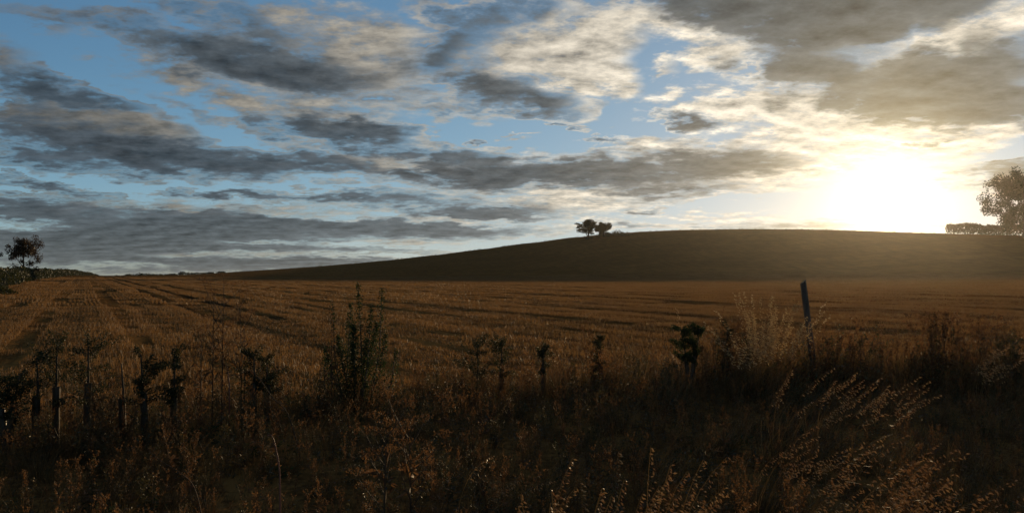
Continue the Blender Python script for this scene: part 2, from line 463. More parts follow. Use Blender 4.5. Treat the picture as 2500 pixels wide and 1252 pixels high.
def terrain(x, y):
    """Ground height (arrays)."""
    x = np.asarray(x, float); y = np.asarray(y, float)
    r = np.hypot(x, y) + 1e-6
    th = np.arctan2(x, y)
    e = np.interp(th, _fx, _fe)
    rc = np.interp(th, CREST_AZ, CREST_R)
    r0 = np.interp(th, CREST_AZ, FOOT_R) * (1 + 0.07 * np.sin(9 * th + 0.5) + 0.04 * np.sin(23 * th) + 0.02 * np.sin(51 * th + 1))
    k = 0.0085
    zf = k * 0.5 * ((r - 15) + np.sqrt((r - 15) ** 2 + 60.0)) - k * 0.5 * (-15 + math.sqrt(285.0))
    z0 = k * 0.5 * ((r0 - 15) + np.sqrt((r0 - 15) ** 2 + 60.0)) - k * 0.5 * (-15 + math.sqrt(285.0))
    a0 = np.arctan((z0 - EYE) / r0)
    t = np.clip((r - r0) / (rc - r0), 0, 1)
    # field angle keeps on flattening towards the horizon; the hill is added on top of it
    zfc = k * 0.5 * ((rc - 15) + np.sqrt((rc - 15) ** 2 + 60.0)) - k * 0.5 * (-15 + math.sqrt(285.0))
    af = np.arctan((zf - EYE) / r)
    afc = np.arctan((zfc - EYE) / rc)
    S = t * t * (3 - 2 * t)
    a = af + (e - afc) * S
    zh = EYE + r * np.tan(a)
    zc = EYE + rc * np.tan(e)
    z = np.where(r < rc, zh, zc - 0.004 * (r - rc) - 0.00002 * np.minimum(r - rc, 2000) ** 2)
    # gentle unevenness and the swaths left by the harvest
    s = x * ROW_NRM.x + y * ROW_NRM.y
    u = x * ROW_DIR.x + y * ROW_DIR.y
    amp = np.clip((r - 14) / 12, 0, 1) * np.clip(1.5 - r / 500, 0.2, 1)
    z = z + amp * (0.030 * np.sin(s * 2.1 + 0.6 * np.sin(u * 0.11) + 0.8 * np.sin(s * 0.31))
                   + 0.030 * np.sin(s * 0.83 + 1.3 * np.sin(u * 0.043 + 1.0))
                   + 0.03 * np.sin(u * 0.35 + 2.0 * np.sin(s * 0.12)) * np.sin(s * 0.21 + u * 0.05))
    z = z - 0.030 * amp * np.exp(-(line_dist(s, u) / 0.16) ** 2)
    z = z + 0.30 * t * (1 - t) * 4 * np.sin(x * 0.047 + 1.1 * np.sin(y * 0.021)) * np.sin(y * 0.036 + 0.7 * np.sin(x * 0.03))
    for k_ in TRACKS:
        z = z - 0.07 * amp * np.clip((u - 26) / 10, 0, 1) * np.exp(-((s - k_) / 0.22) ** 2)
    z = z + np.clip(1 - r / 20, 0, 1) * 0.04 * np.sin(x * 1.7 + 0.4) * np.sin(y * 1.3 + 1.0)
    return z





def gz(x, y):
    return float(terrain(np.array([x]), np.array([y]))[0])


def at(px, r):
    """Ground point under photograph column px at horizontal distance r."""
    a = math.atan2((px - 1250.0) / FPX, math.cos(PITCH))
    x, y = r * math.sin(a), r * math.cos(a)
    return Vector((x, y, gz(x, y)))


def z_at(px, py, r):
    """Height seen at pixel (px, py) at horizontal distance r."""
    d = px_dir(px, py)
    return EYE + r * d.z / math.hypot(d.x, d.y)


# ------------------------------------------------------------------ object helpers
COL = scene.collection


def obj(name, verts, faces, mat, parent=None, smooth=False, col=None):
    me = bpy.data.meshes.new(name)
    me.from_pydata([tuple(v) for v in verts], [], faces)
    if smooth:
        me.polygons.foreach_set("use_smooth", [True] * len(me.polygons))
    if mat is not None:
        me.materials.append(mat)
    o = bpy.data.objects.new(name, me)
    (col or COL).objects.link(o)
    if parent is not None:
        o.parent = parent
    return o


def tag(o, label=None, cat=None, group=None, kind=None):
    if label: o["label"] = label
    if cat: o["category"] = cat
    if group: o["group"] = group
    if kind: o["kind"] = kind
    return o


def empty(name, loc, label, cat, group=None, rz=0.0):
    o = bpy.data.objects.new(name, None)
    o.empty_display_size = 0.2
    COL.objects.link(o)
    o.location = loc
    o.rotation_euler = (0, 0, rz)
    return tag(o, label, cat, group)


class MB:
    def __init__(self):
        self.v = []
        self.f = []

    def tube(self, pts, radii, n=5, cap=True):
        b = len(self.v)
        P = [Vector(p) for p in pts]
        ref = Vector((0.31, 0.95, 0.1))
        for i, p in enumerate(P):
            t = (P[min(i + 1, len(P) - 1)] - P[max(i - 1, 0)])
            t = t.normalized() if t.length > 1e-9 else Vector((0, 0, 1))
            u = t.cross(ref)
            u = u.normalized() if u.length > 1e-4 else Vector((1, 0, 0))
            w = t.cross(u)
            for k in range(n):
                a = 2 * math.pi * k / n
                self.v.append(p + (u * math.cos(a) + w * math.sin(a)) * radii[i])
        for i in range(len(P) - 1):
            for k in range(n):
                self.f.append((b + i * n + k, b + i * n + (k + 1) % n, b + (i + 1) * n + (k + 1) % n, b + (i + 1) * n + k))
        if cap:
            self.f.append(tuple(b + k for k in range(n))[::-1])
            self.f.append(tuple(b + (len(P) - 1) * n + k for k in range(n)))

    def strip(self, pts, widths, side):
        """A flat blade along pts."""
        b = len(self.v)
        for p, w in zip(pts, widths):
            self.v.append(p - side * w); self.v.append(p + side * w)
        for i in range(len(pts) - 1):
            k = b + 2 * i
            self.f.append((k, k + 1, k + 3, k + 2))

    def leaf(self, c, u, w):
        """A pointed leaf with a slight fold: centre line u, half width w."""
        b = len(self.v)
        n = u.cross(w)
        n = n.normalized() * (w.length * 0.35) if n.length > 1e-9 else Vector((0, 0, 0))
        self.v += [c - u, c + w + n, c + u, c - w + n]
        self.f += [(b, b + 1, b + 2), (b, b + 2, b + 3)]

    def grain(self, c, u, rad):
        """A plump husk: two four-sided cones along u."""
        b = len(self.v)
        ref = Vector((0.3, 0.8, 0.52)) if abs(u.normalized().z) > 0.8 else Vector((0, 0, 1))
        s = u.cross(ref).normalized() * rad
        t = u.cross(s).normalized() * rad
        m = c + u * 0.4
        self.v += [c, m + s, m + t, m - s, m - t, c + u]
        for k in range(4):
            self.f.append((b, b + 1 + (k + 1) % 4, b + 1 + k))
            self.f.append((b + 5, b + 1 + k, b + 1 + (k + 1) % 4))

    def build(self, name, mat, parent=None, smooth=False, col=None):
        return obj(name, self.v, self.f, mat, parent, smooth, col)


def rv(rng):
    while True:
        v = Vector((rng.uniform(-1, 1), rng.uniform(-1, 1), rng.uniform(-1, 1)))
        if 0.05 < v.length < 1:
            return v.normalized()


def curve_pts(base, d0, length, bend, n=4):
    """Points of a stem that starts along d0 and bends by vector bend over its length."""
    p = Vector(base); out = [p.copy()]
    for i in range(n):
        t = (i + 1) / n
        d = (d0 + bend * (t * t)).normalized()
        p = p + d * (length / n)
        out.append(p.copy())
    return out


# ------------------------------------------------------------------ ground sheet
def build_ground():
    az = np.concatenate([np.arange(-180, -42, 4.0), np.arange(-42, 42.01, 0.25), np.arange(46, 180, 4.0)])
    rr = np.concatenate([[0.01], np.arange(1, 14, 0.5), np.arange(14, 60, 0.33), np.arange(60, 170, 0.8), np.arange(170, 420, 4),
                         np.geomspace(420, 6500, 50)])
    A, RR = np.meshgrid(np.radians(az), rr)
    x = RR * np.sin(A); y = RR * np.cos(A); z = terrain(x, y)
    n, m = A.shape
    verts = np.stack([x, y, z], -1).reshape(-1, 3)
    i, j = np.meshgrid(np.arange(n - 1), np.arange(m), indexing="ij")
    j2 = (j + 1) % m
    f = np.stack([i * m + j, i * m + j2, (i + 1) * m + j2, (i + 1) * m + j], -1).reshape(-1, 4)
    me = bpy.data.meshes.new("ground")
    me.vertices.add(len(verts)); me.vertices.foreach_set("co", verts.astype(np.float32).ravel())
    me.loops.add(f.size); me.loops.foreach_set("vertex_index", f[:, ::-1].astype(np.int32).ravel())
    me.polygons.add(len(f)); me.polygons.foreach_set("loop_start", (np.arange(len(f)) * 4).astype(np.int32))
    me.polygons.foreach_set("use_smooth", np.ones(len(f), bool))
    me.update(calc_edges=True)
    me.materials.append(M["soil"])
    o = bpy.data.objects.new("ground", me)
    COL.objects.link(o)
    tag(o, "brown harvested field rising to a low bare hill", "field", kind="structure")


build_ground()

# ------------------------------------------------------------------ scattered ground cover (uncountable)
def scatter(name, pts, rots, scales, idx, sources, label, cat):
    me = bpy.data.meshes.new(name)
    me.vertices.add(len(pts)); me.vertices.foreach_set("co", np.asarray(pts, np.float32).ravel())
    a = me.attributes.new("rot", "FLOAT_VECTOR", "POINT"); a.data.foreach_set("vector", np.asarray(rots, np.float32).ravel())
    a = me.attributes.new("scl", "FLOAT_VECTOR", "POINT"); a.data.foreach_set("vector", np.asarray(scales, np.float32).ravel())
    a = me.attributes.new("idx", "INT", "POINT"); a.data.foreach_set("value", np.asarray(idx, np.int32))
    o = bpy.data.objects.new(name, me)
    COL.objects.link(o)
    src = bpy.data.collections.new(name + "_source")
    for s in sources:
        src.objects.link(s)
    g = bpy.data.node_groups.new(name + "_scatter", "GeometryNodeTree")
    g.interface.new_socket("Geometry", in_out="INPUT", socket_type="NodeSocketGeometry")
    g.interface.new_socket("Geometry", in_out="OUTPUT", socket_type="NodeSocketGeometry")
    gi = g.nodes.new("NodeGroupInput"); go = g.nodes.new("NodeGroupOutput")
    ci = g.nodes.new("GeometryNodeCollectionInfo")
    ci.inputs["Collection"].default_value = src
    ci.inputs["Separate Children"].default_value = True
    ci.inputs["Reset Children"].default_value = True
    ip = g.nodes.new("GeometryNodeInstanceOnPoints")
    def named(nm, dt):
        nd = g.nodes.new("GeometryNodeInputNamedAttribute"); nd.data_type = dt; nd.inputs["Name"].default_value = nm
        return nd.outputs["Attribute"]
    L = g.links.new
    L(gi.outputs[0], ip.inputs["Points"]); L(ci.outputs[0], ip.inputs["Instance"])
    ip.inputs["Pick Instance"].default_value = True
    L(named("idx", "INT"), ip.inputs["Instance Index"])
    L(named("rot", "FLOAT_VECTOR"), ip.inputs["Rotation"])
    L(named("scl", "FLOAT_VECTOR"), ip.inputs["Scale"])
    L(ip.outputs[0], go.inputs[0])
    md = o.modifiers.new("scatter", "NODES"); md.node_group = g
    return tag(o, label, cat, kind="stuff")


HOLD = bpy.data.collections.new("plant_sources")       # never linked to the scene


def stubble_patch(seed, n_rows, per, sx, sy, h, w, lying):
    rng = random.Random(seed); mb = MB()
    for k in range(n_rows):
        x0 = (k + 0.5) / n_rows * sx - sx / 2
        for i in range(per):
            p = Vector((x0 + rng.gauss(0, 0.02), rng.uniform(-sy / 2, sy / 2), -0.02))
            hh = h * rng.uniform(0.5, 1.3)
            tip = p + Vector((rng.gauss(0, 0.03), rng.gauss(0, 0.03), hh))
            a = rng.uniform(0, math.pi)
            mb.strip([p, tip], [w * 1.1, w], Vector((math.cos(a), math.sin(a), 0)))
    for i in range(lying):
        p = Vector((rng.uniform(-.5, .5) * sx, rng.uniform(-.5, .5) * sy, rng.uniform(0.02, 0.08)))
        a = rng.uniform(0, math.pi); L = rng.uniform(0.05, 0.14)
        d = Vector((math.cos(a), math.sin(a), rng.uniform(-.15, .15)))
        mb.strip([p - d * L, p + d * L], [w, w], Vector((-d.y, d.x, 0.4)))
    return mb.build("stubble_patch", M["straw"], col=HOLD)


def build_stubble():
    near = [stubble_patch(i, 4, 32, 0.5, 1.2, 0.095, 0.0036, 26) for i in range(4)]
    far = [stubble_patch(10 + i, 4, 36, 0.8, 2.6, 0.11, 0.0075, 34) for i in range(3)]
    rng = np.random.default_rng(3)
    ang = -ROW_AZ

    def grid(rmin, rmax, ss, st, keep):
        n, m = int(rmax / ss) + 2, int(rmax / st) + 2
        S, T = np.meshgrid((np.arange(-n, n) + .5) * ss, (np.arange(-m, m) + .5) * st)
        T = T + rng.uniform(-.5, .5, S.shape[1])[None, :] * st
        S = S.ravel() + rng.normal(0, 0.03, S.size); T = T.ravel() + rng.uniform(-.3, .3, T.size) * st
        x = S * ROW_NRM.x + T * ROW_DIR.x; y = S * ROW_NRM.y + T * ROW_DIR.y
        r = np.hypot(x, y); th = np.degrees(np.arctan2(x, y))
        px = 1250 + FPX * np.tan(np.radians(np.clip(th, -60, 60)))
        edge = verge_r(px) + 0.9 + 0.5 * np.sin(px * 0.013)
        ok = (np.abs(th) < 35) & (r > np.maximum(rmin, edge)) & (r < rmax)
        trk = np.min(np.abs(S[:, None] - np.array(TRACKS)[None]), 1)
        ok &= ~((trk < 0.14 + 0.26 * ss) & (T > 30) & (rng.random(S.size) < 0.93))
        ln = line_dist(S, T)
        ok &= ~((ln < 0.08 + 0.3 * ss) & (rng.random(S.size) < 0.55))
        # patchy growth: bare and beaten-down places
        v = np.sin(S * .55 + 1.2 * np.sin(T * .06)) * np.sin(T * .09 + np.sin(S * .13)) + rng.normal(0, .5, S.size)
        ok &= (v > -1.5) & (rng.random(S.size) < keep)
        return x[ok], y[ok], v[ok]

    x1, y1, v1 = grid(8, 46, 0.5, 1.2, 1.0)
    x2, y2, v2 = grid(46, 235, 0.8, 2.6, 0.95)
    x = np.concatenate([x1, x2]); y = np.concatenate([y1, y2]); v = np.concatenate([v1, v2])
    pts = np.stack([x, y, terrain(x, y)], -1)
    idx = np.concatenate([rng.integers(0, 4, len(x1)), 4 + rng.integers(0, 3, len(x2))])
    flip = rng.integers(0, 2, len(x)) * math.pi
    rots = np.stack([np.zeros(len(x)), np.zeros(len(x)), ang + flip + rng.normal(0, 0.04, len(x))], -1)
    hz = np.clip(1.0 + 0.28 * v + rng.normal(0, .1, len(x)), 0.5, 1.7)
    scl = np.stack([np.ones(len(x)), np.ones(len(x)), hz], -1)
    for k, o in enumerate(near + far):
        o.name = "stubble_patch_%02d" % k
    scatter("stubble", pts, rots, scl, idx, near + far, "short golden straw stubble in drill rows across the field", "stubble")
    print("stubble patches", len(x))


def verge_r(px):
    """Distance of the hedge line for a photograph column."""
    return np.interp(px, [-600, 0, 500, 1000, 1500, 2000, 2500, 3200], [8.6, 9.0, 9.8, 10.8, 12.0, 13.4, 14.6, 16])


build_stubble()

# ------------------------------------------------------------------ verge plants
WIND = Vector((0.75, -0.15, 0.0))


def grass_tuft(seed, n=46, h=0.5, lean=0.5, mat="grass", w=0.0021, rad=0.13):
    rng = random.Random(seed); mb = MB()
    for i in range(n):
        a = rng.uniform(0, 2 * math.pi); q = rad * math.sqrt(rng.random())
        base = Vector((math.cos(a) * q, math.sin(a) * q, -0.02))
        L = h * rng.uniform(0.5, 1.15)
        d0 = (Vector((math.cos(a) * 0.22, math.sin(a) * 0.22, 1)) + rv(rng) * 0.12).normalized()
        bend = WIND * lean * rng.uniform(0.4, 1.7) + Vector((math.cos(a), math.sin(a), 0)) * rng.uniform(0, 0.7) + Vector((0, 0, -rng.uniform(0, 0.7)))
        pts = curve_pts(base, d0, L, bend, 4)
        t = rng.uniform(0, math.pi)
        ww = w * rng.uniform(0.7, 1.6)
        mb.strip(pts, [ww, ww, ww * .85, ww * .6, ww * .15], Vector((math.cos(t), math.sin(t), 0)))
    return mb.build("grass_tuft", M[mat], col=HOLD)


def panicle(mb, pts, rng, size=1.0, n=16, loose=1.0):
    """Loose oat seed head along the top of a stem."""
    tot = len(pts) - 1
    for i in range(n):
        t = i / (n - 1)
        u = t * tot; k = min(int(u), tot - 1); f = u - k
        p = pts[k].lerp(pts[k + 1], f)
        side = rv(rng); side.z *= 0.4
        q = p + (side * rng.uniform(0.008, 0.034) * loose + Vector((0.012, -0.002, -0.008 * loose))) * size * (1.25 - t)
        mb.strip([p, q], [0.0006 * size, 0.0005 * size], Vector((0.7, 0.7, 0)))
        u_ = (Vector((0.55, -0.1, -0.35)) + rv(rng) * 0.5).normalized() * rng.uniform(0.014, 0.023) * size
        mb.grain(q, u_, rng.uniform(0.0028, 0.0042) * size)


def oat_stem_geo(rng, base, h, lean, arch, size=1.0):
    d0 = (Vector((0, 0, 1)) + lean * rng.uniform(0.7, 1.2) + rv(rng) * 0.12).normalized()
    bend = arch * rng.uniform(0.7, 1.4) + rv(rng) * 0.1
    pts = curve_pts(base, d0, h, bend, 9)
    return pts


def oat_clump(seed, n=9, h=0.75, mat="oat"):
    rng = random.Random(seed); mb = MB()
    for i in range(n):
        base = Vector((rng.gauss(0, 0.07), rng.gauss(0, 0.07), -0.02))
        pts = oat_stem_geo(rng, base, h * rng.uniform(0.7, 1.15), WIND * 0.25, WIND * 0.7 + Vector((0, 0, -0.3)))
        mb.strip(pts, [0.0016] * 6 + [0.0012] * 4, Vector((0.8, 0.6, 0)))
        panicle(mb, pts[6:], rng, 0.9, 12)
    return mb.build("oat_clump", M[mat], col=HOLD)


def seed_weed(seed, h=0.6, mat="rust", n_br=9):
    """Dock-like dead weed: upright stem, steep side branches set with seed clusters."""
    rng = random.Random(seed); mb = MB()
    for s in range(rng.randint(1, 3)):
        base = Vector((rng.gauss(0, 0.04), rng.gauss(0, 0.04), -0.02))
        pts = curve_pts(base, (Vector((0, 0, 1)) + rv(rng) * 0.15).normalized(), h * rng.uniform(0.75, 1.1), rv(rng) * 0.25, 6)
        mb.tube(pts, [0.004, 0.0036, 0.003, 0.0026, 0.002, 0.0016, 0.001], 3, cap=False)
        for b in range(n_br):
            t = rng.uniform(0.35, 0.98); u = t * 6; k = min(int(u), 5)
            p = pts[k].lerp(pts[k + 1], u - k)
            a = rng.uniform(0, 2 * math.pi)
            d = Vector((math.cos(a) * .6, math.sin(a) * .6, 0.8)).normalized()
            bp = curve_pts(p, d, h * rng.uniform(0.10, 0.26) * (1.3 - t * 0.7), Vector((0, 0, 0.4)), 3)
            mb.strip(bp, [0.0012] * 4, Vector((-d.y, d.x, 0)))
            for q in range(9):
                c = bp[0].lerp(bp[3], rng.uniform(0.1, 1.05)) + rv(rng) * 0.012
                u_ = rv(rng) * rng.uniform(0.007, 0.015)
                mb.leaf(c, u_, u_.cross(rv(rng)) * 0.7)
        for q in range(7):
            t = rng.uniform(0.02, 0.5); u = t * 6; k = min(int(u), 5)
            p = pts[k].lerp(pts[k + 1], u - k)
            a = rng.uniform(0, 2 * math.pi); d = Vector((math.cos(a), math.sin(a), rng.uniform(-.4, .5)))
            L = rng.uniform(0.03, 0.09)
            mb.leaf(p + d * L, d * L, Vector((-d.y, d.x, 0.2)) * L * 0.28)
    return mb.build("seed_weed", M[mat], col=HOLD)


def leafy_weed(seed, h=0.4, mat="weed", n=70):
    rng = random.Random(seed); mb = MB()
    for s in range(5):
        base = Vector((rng.gauss(0, 0.07), rng.gauss(0, 0.07), -0.02))
        pts = curve_pts(base, (Vector((0, 0, 1)) + rv(rng) * 0.5).normalized(), h * rng.uniform(0.6, 1.1), rv(rng) * 0.5, 4)
        mb.strip(pts, [0.0022, 0.002, 0.0018, 0.0015, 0.001], Vector((0.7, 0.7, 0)))
        for q in range(n // 5):
            t = rng.random() * 4; k = min(int(t), 3)
            p = pts[k].lerp(pts[k + 1], t - k)
            d = (rv(rng) + Vector((0, 0, 0.2))).normalized(); L = rng.uniform(0.012, 0.034)
            mb.leaf(p + d * L * 1.1, d * L, d.cross(rv(rng)) * L * 0.5)
    return mb.build("leafy_weed", M[mat], col=HOLD)


def build_verge():
    src = [grass_tuft(1), grass_tuft(2, 40, 0.6, 0.8), grass_tuft(3, 50, 0.4, 0.3), grass_tuft(4, 34, 0.5, 1.4),     # 0-3
           oat_clump(5, 9, 0.75, "dull_oat"), oat_clump(6, 7, 0.85, "dull_oat"),                                                                     # 4-5
           seed_weed(7), seed_weed(8, 0.5), seed_weed(9, 0.7), seed_weed(10, 0.6, "weed"),                          # 6-9
           leafy_weed(11), leafy_weed(12, 0.5), leafy_weed(13, 0.35, "green"),                                      # 10-12
           grass_tuft(14, 30, 0.35, 2.2)]                                                                           # 13 beaten down
    for k, o in enumerate(src):
        o.name = "verge_plant_%02d" % k
    rng = np.random.default_rng(11)
    P, Ro, Sc, Ix = [], [], [], []
    N = 11500
    rr = np.sqrt(rng.uniform(2.0 ** 2, 16.5 ** 2, N)); th = rng.uniform(R(-35), R(35), N)
    for r, a in zip(rr, th):
        px = 1250 + FPX * math.tan(a)
        vr = float(verge_r(px))
        if r > vr + 1.4 + 0.5 * math.sin(px * 0.013) + rng.normal(0, 0.25):
            continue
        if rng.random() > np.interp(r, [2, 5, 9, 14], [1.0, 0.8, 0.62, 0.62]):
            continue
        x, y = r * math.sin(a), r * math.cos(a)
        right = np.clip((px - 900) / 900, 0, 1)
        clump = 0.5 + 0.5 * math.sin(x * 2.3 + math.sin(y * 1.9)) * math.sin(y * 2.1 + 1.7 * math.sin(x * 1.1))
        u = rng.random()
        if u < 0.22 + 0.12 * right:
            k = int(rng.choice([0, 2, 2, 13, 1, 3], p=[.25, .25, .2, .2 - .1 * right, .05 + .05 * right, .05 + .05 * right]))
        elif u < 0.24 + 0.18 * right:
            k = 4 + int(rng.integers(0, 2))
        elif u < 0.72 + 0.06 * right:
            k = 6 + int(rng.integers(0, 4))
        elif u < 0.90:
            k = 10 + int(rng.integers(0, 3))
        else:
            k = 13
        # lower growth in the hollow in the middle, taller along the hedge line on the right
        hgt = 0.50 + 0.50 * clump
        hgt *= np.interp(vr - r, [-1.5, 0, 2.0, 5, 9], [0.62, 0.92 + 0.28 * right, 0.72, 0.62, 0.72])
        if abs(r - vr) < 1.5:
            hgt *= float(np.interp(px, [1200, 1400, 1700, 1790, 1990, 2080, 2500], [1.0, 1.15, 1.2, 1.75, 1.75, 1.5, 1.55]))
        s = max(0.35, hgt * rng.uniform(0.75, 1.2))
        free = k in (2, 6, 7, 8, 9, 10, 11, 12)
        P.append((x, y, gz(x, y)))
        Ro.append((rng.normal(0, .08), rng.normal(0, .08), rng.uniform(0, 6.28) if free else rng.normal(0, 0.55)))
        Sc.append((s, s, s)); Ix.append(k)
    scatter("verge_grass", P, Ro, Sc, Ix, src, "tangled dry brown grass and seeding weeds along the field edge", "grass")
    print("verge plants", len(P))


build_verge()


# ------------------------------------------------------------------ trees and hedges
def tree(name, base, height, radius, trunk_r, seed, leaf, n_leaves, mat, label, cat="tree", group=None, bare=0.22, flat=0.85,
         lean=(0, 0), cone=False, limbs=9, clump=0.30):
    """Tapered trunk, forking limbs and twigs, leaves in clumps round the twig ends."""
    rng = random.Random(seed)
    root = empty(name, base, label, cat, group)
    tb, cr = MB(), MB()
    top = Vector((lean[0], lean[1], height * 0.72))
    trunk = [Vector((0, 0, -0.3))] + [top * t + rv(rng) * (height * 0.012 * t) for t in (0.12, 0.28, 0.45, 0.62, 0.8, 1.0)]
    tb.tube(trunk, [trunk_r * k for k in (1.35, 1.0, 0.85, 0.7, 0.52, 0.34, 0.16)], 7)
    ends = []
    arms = []
    for i in range(limbs):
        lb = MB(); arms.append(lb)
        t = bare + (1 - bare) * ((i + rng.random()) / limbs)
        u = t * 6; k = min(int(u), 5)
        p = trunk[k].lerp(trunk[k + 1], u - k)
        a = i * 2.4 + rng.uniform(-.5, .5)
        prof = math.sin(math.pi * min(1, max(0.12, (t - bare * 0.4) / (1.12 - bare * 0.4)))) ** 0.7
        if cone:
            prof = 1.08 - 0.8 * (t - bare) / (1 - bare)
        L = radius * prof * rng.uniform(0.75, 1.15)
        d = Vector((math.cos(a), math.sin(a), (rng.uniform(0.05, 0.35) if cone else rng.uniform(0.25, 0.8)) + 0.5 * t)).normalized()
        lp = curve_pts(p, d, L, rv(rng) * 0.3 + Vector((0, 0, 0.25)), 5)
        r0 = trunk_r * 0.42 * (1.15 - t)
        lb.tube(lp, [r0, r0 * .8, r0 * .6, r0 * .42, r0 * .28, r0 * .12], 5)
        for j in range(5):
            q = lp[2 + j % 4].lerp(lp[min(5, 3 + j % 4)], rng.random())
            sd = (rv(rng) + d * 0.6 + Vector((0, 0, 0.3))).normalized()
            sp = curve_pts(q, sd, L * rng.uniform(0.25, 0.5), Vector((0, 0, 0.2)), 3)
            lb.tube(sp, [r0 * .35, r0 * .25, r0 * .16, r0 * .06], 4)
            ends.append((sp[-1], radius * clump * rng.uniform(0.6, 1.15)))
        ends.append((lp[-1], radius * clump * rng.uniform(0.7, 1.2)))
    for q in range(4):
        ends.append((trunk[-1] + Vector((rng.gauss(0, .12), rng.gauss(0, .12), rng.uniform(0.0, 0.26))) * radius, radius * clump))
    # pull the clumps into the height asked for
    zmax = max(e[0].z + e[1] * flat for e in ends)
    k = height / zmax
    for mb_ in [tb] + arms:
        for o_ in mb_.v: o_.z *= k
    for c, s in ends:
        c = Vector((c.x, c.y, c.z * k))
        n = max(6, int(n_leaves / len(ends) * rng.uniform(0.6, 1.4)))
        for i in range(n):
            v = rv(rng) * (rng.random() ** 0.45)
            v.z *= flat
            p = c + v * s
            u = rv(rng) * leaf * rng.uniform(0.6, 1.2)
            cr.leaf(p, u, u.cross(rv(rng)).normalized() * u.length * 0.55)
    tk = tb.build("trunk", M["bark"], root)
    for lb in arms:
        lb.build("limb", M["bark"], tk)
    cr.build("crown", M[mat], root)
    return root


def hedge(name, path, height, width, leaf, per_m, mat, label, seed, group=None, taper=False):
    """A straggling hedge along a ground path: leaf mass with stems."""
    rng = random.Random(seed)
    b = path[0]
    root = empty(name, (b[0], b[1], gz(b[0], b[1])), label, "hedge", group)
    o = Vector((b[0], b[1], gz(b[0], b[1])))
    fo, st = MB(), MB()
    for (x0, y0), (x1, y1) in zip(path, path[1:]):
        L = math.hypot(x1 - x0, y1 - y0)
        n = int(L * per_m)
        for i in range(n):
            t = rng.random(); x = x0 + (x1 - x0) * t; y = y0 + (y1 - y0) * t
            s = t * L
            hh = height * (0.88 + 0.07 * math.sin(s * 0.23 + x0 + 1.5 * math.sin(s * 0.11)) + 0.05 * math.sin(s * 0.9 + 2 * math.sin(s * 0.4)) + rng.gauss(0, 0.03))
            if taper and (x1, y1) == path[-1]:
                hh *= 1 - 0.85 * t * t
            q = rng.random() ** 0.6
            wv = width * (1 - 0.55 * q * q) * rng.uniform(-1, 1)
            nx, ny = -(y1 - y0) / L, (x1 - x0) / L
            X, Y = x + nx * wv, y + ny * wv
            p = Vector((X, Y, gz(X, Y) + hh * q * rng.uniform(0.95, 1.06))) - o
            u = rv(rng) * leaf * rng.uniform(0.6, 1.3)
            fo.leaf(p, u, u.cross(rv(rng)).normalized() * u.length * 0.6)
        for i in range(max(2, int(L / 1.5))):
            t = rng.random(); x = x0 + (x1 - x0) * t; y = y0 + (y1 - y0) * t
            p = Vector((x, y, gz(x, y) - 0.1)) - o
            st.tube([p, p + Vector((rng.gauss(0, .2), rng.gauss(0, .2), height * 0.7))], [0.05, 0.02], 4)
    fo.build("foliage", M[mat], root)
    tag(st.build("stem", M["bark"], root), kind="stuff")
    return root


def xy(px, r):
    p = at(px, r)
    return (p.x, p.y)


def place_tree(name, px, py_top, r, **kw):
    p = at(px, r)
    return tree(name, p, z_at(px, py_top, r) - p.z, **kw)


# lone bronze tree at the far left end of the hedge
place_tree("lone_tree", 58, 573, 150, radius=2.9, trunk_r=0.20, seed=27, leaf=0.13, n_leaves=6000, mat="bronze", bare=0.40, limbs=13,
           clump=0.24, label="lone bronze leaved tree rising above the long hedge at the left edge")
# crest trees
place_tree("broad_tree", 1437, 534, 388, radius=6.7, trunk_r=0.42, seed=6, leaf=0.23, n_leaves=11000, mat="tree", bare=0.14, limbs=16, flat=0.4, cone=True,
           clump=0.22, label="wide layered tree on the hill crest, larger of the two", group="trees on the hill crest")
place_tree("round_tree", 1474, 543, 396, radius=3.7, trunk_r=0.33, seed=8, leaf=0.23, n_leaves=8000, mat="tree", bare=0.12, limbs=10,
           clump=0.34, label="small dense round tree on the hill crest, beside the wide layered one", group="trees on the hill crest")
# big tree cut by the right edge
place_tree("edge_tree", 2503, 412, 385, radius=14.2, trunk_r=0.75, seed=14, leaf=0.43, n_leaves=26000, mat="tree", bare=0.12, limbs=26,
           clump=0.20, label="big round leafy tree cut off by the right edge beside the low sun")


def low_bush(name, px, py_top, r, width, seed, mat, label, group=None, n=700, leaf=0.16, cat="bush"):
    rng = random.Random(seed)
    p = at(px, r)
    h = max(0.4, z_at(px, py_top, r) - p.z)
    root = empty(name, p, label, cat, group)
    cr, st = MB(), MB()
    lobes = [(rng.uniform(-1, 1), rng.uniform(-.4, .4), rng.uniform(0.45, 1.0)) for _ in range(9)]
    for lx, ly, lh in lobes:
        c = Vector((lx * width * 0.7, ly * width, h * lh * 0.55))
        st.tube([Vector((c.x * .3, c.y * .3, -0.2)), c], [0.05, 0.015], 4)
        for i in range(n // 9):
            v = rv(rng) * rng.random() ** 0.4
            q = c + Vector((v.x * width * 0.42, v.y * width * 0.42, v.z * h * lh * 0.46))
            u = rv(rng) * leaf * rng.uniform(.6, 1.3)
            cr.leaf(q, u, u.cross(rv(rng)).normalized() * u.length * 0.55)
    cr.build("crown", M[mat], root)
    tag(st.build("stem", M["bark"], root), kind="stuff")
    return root


low_bush("crest_bush", 1515, 559.5, 392, 4.9, 31, "hedge", "low spreading bush on the hill crest right of the two trees", n=900, leaf=0.27)

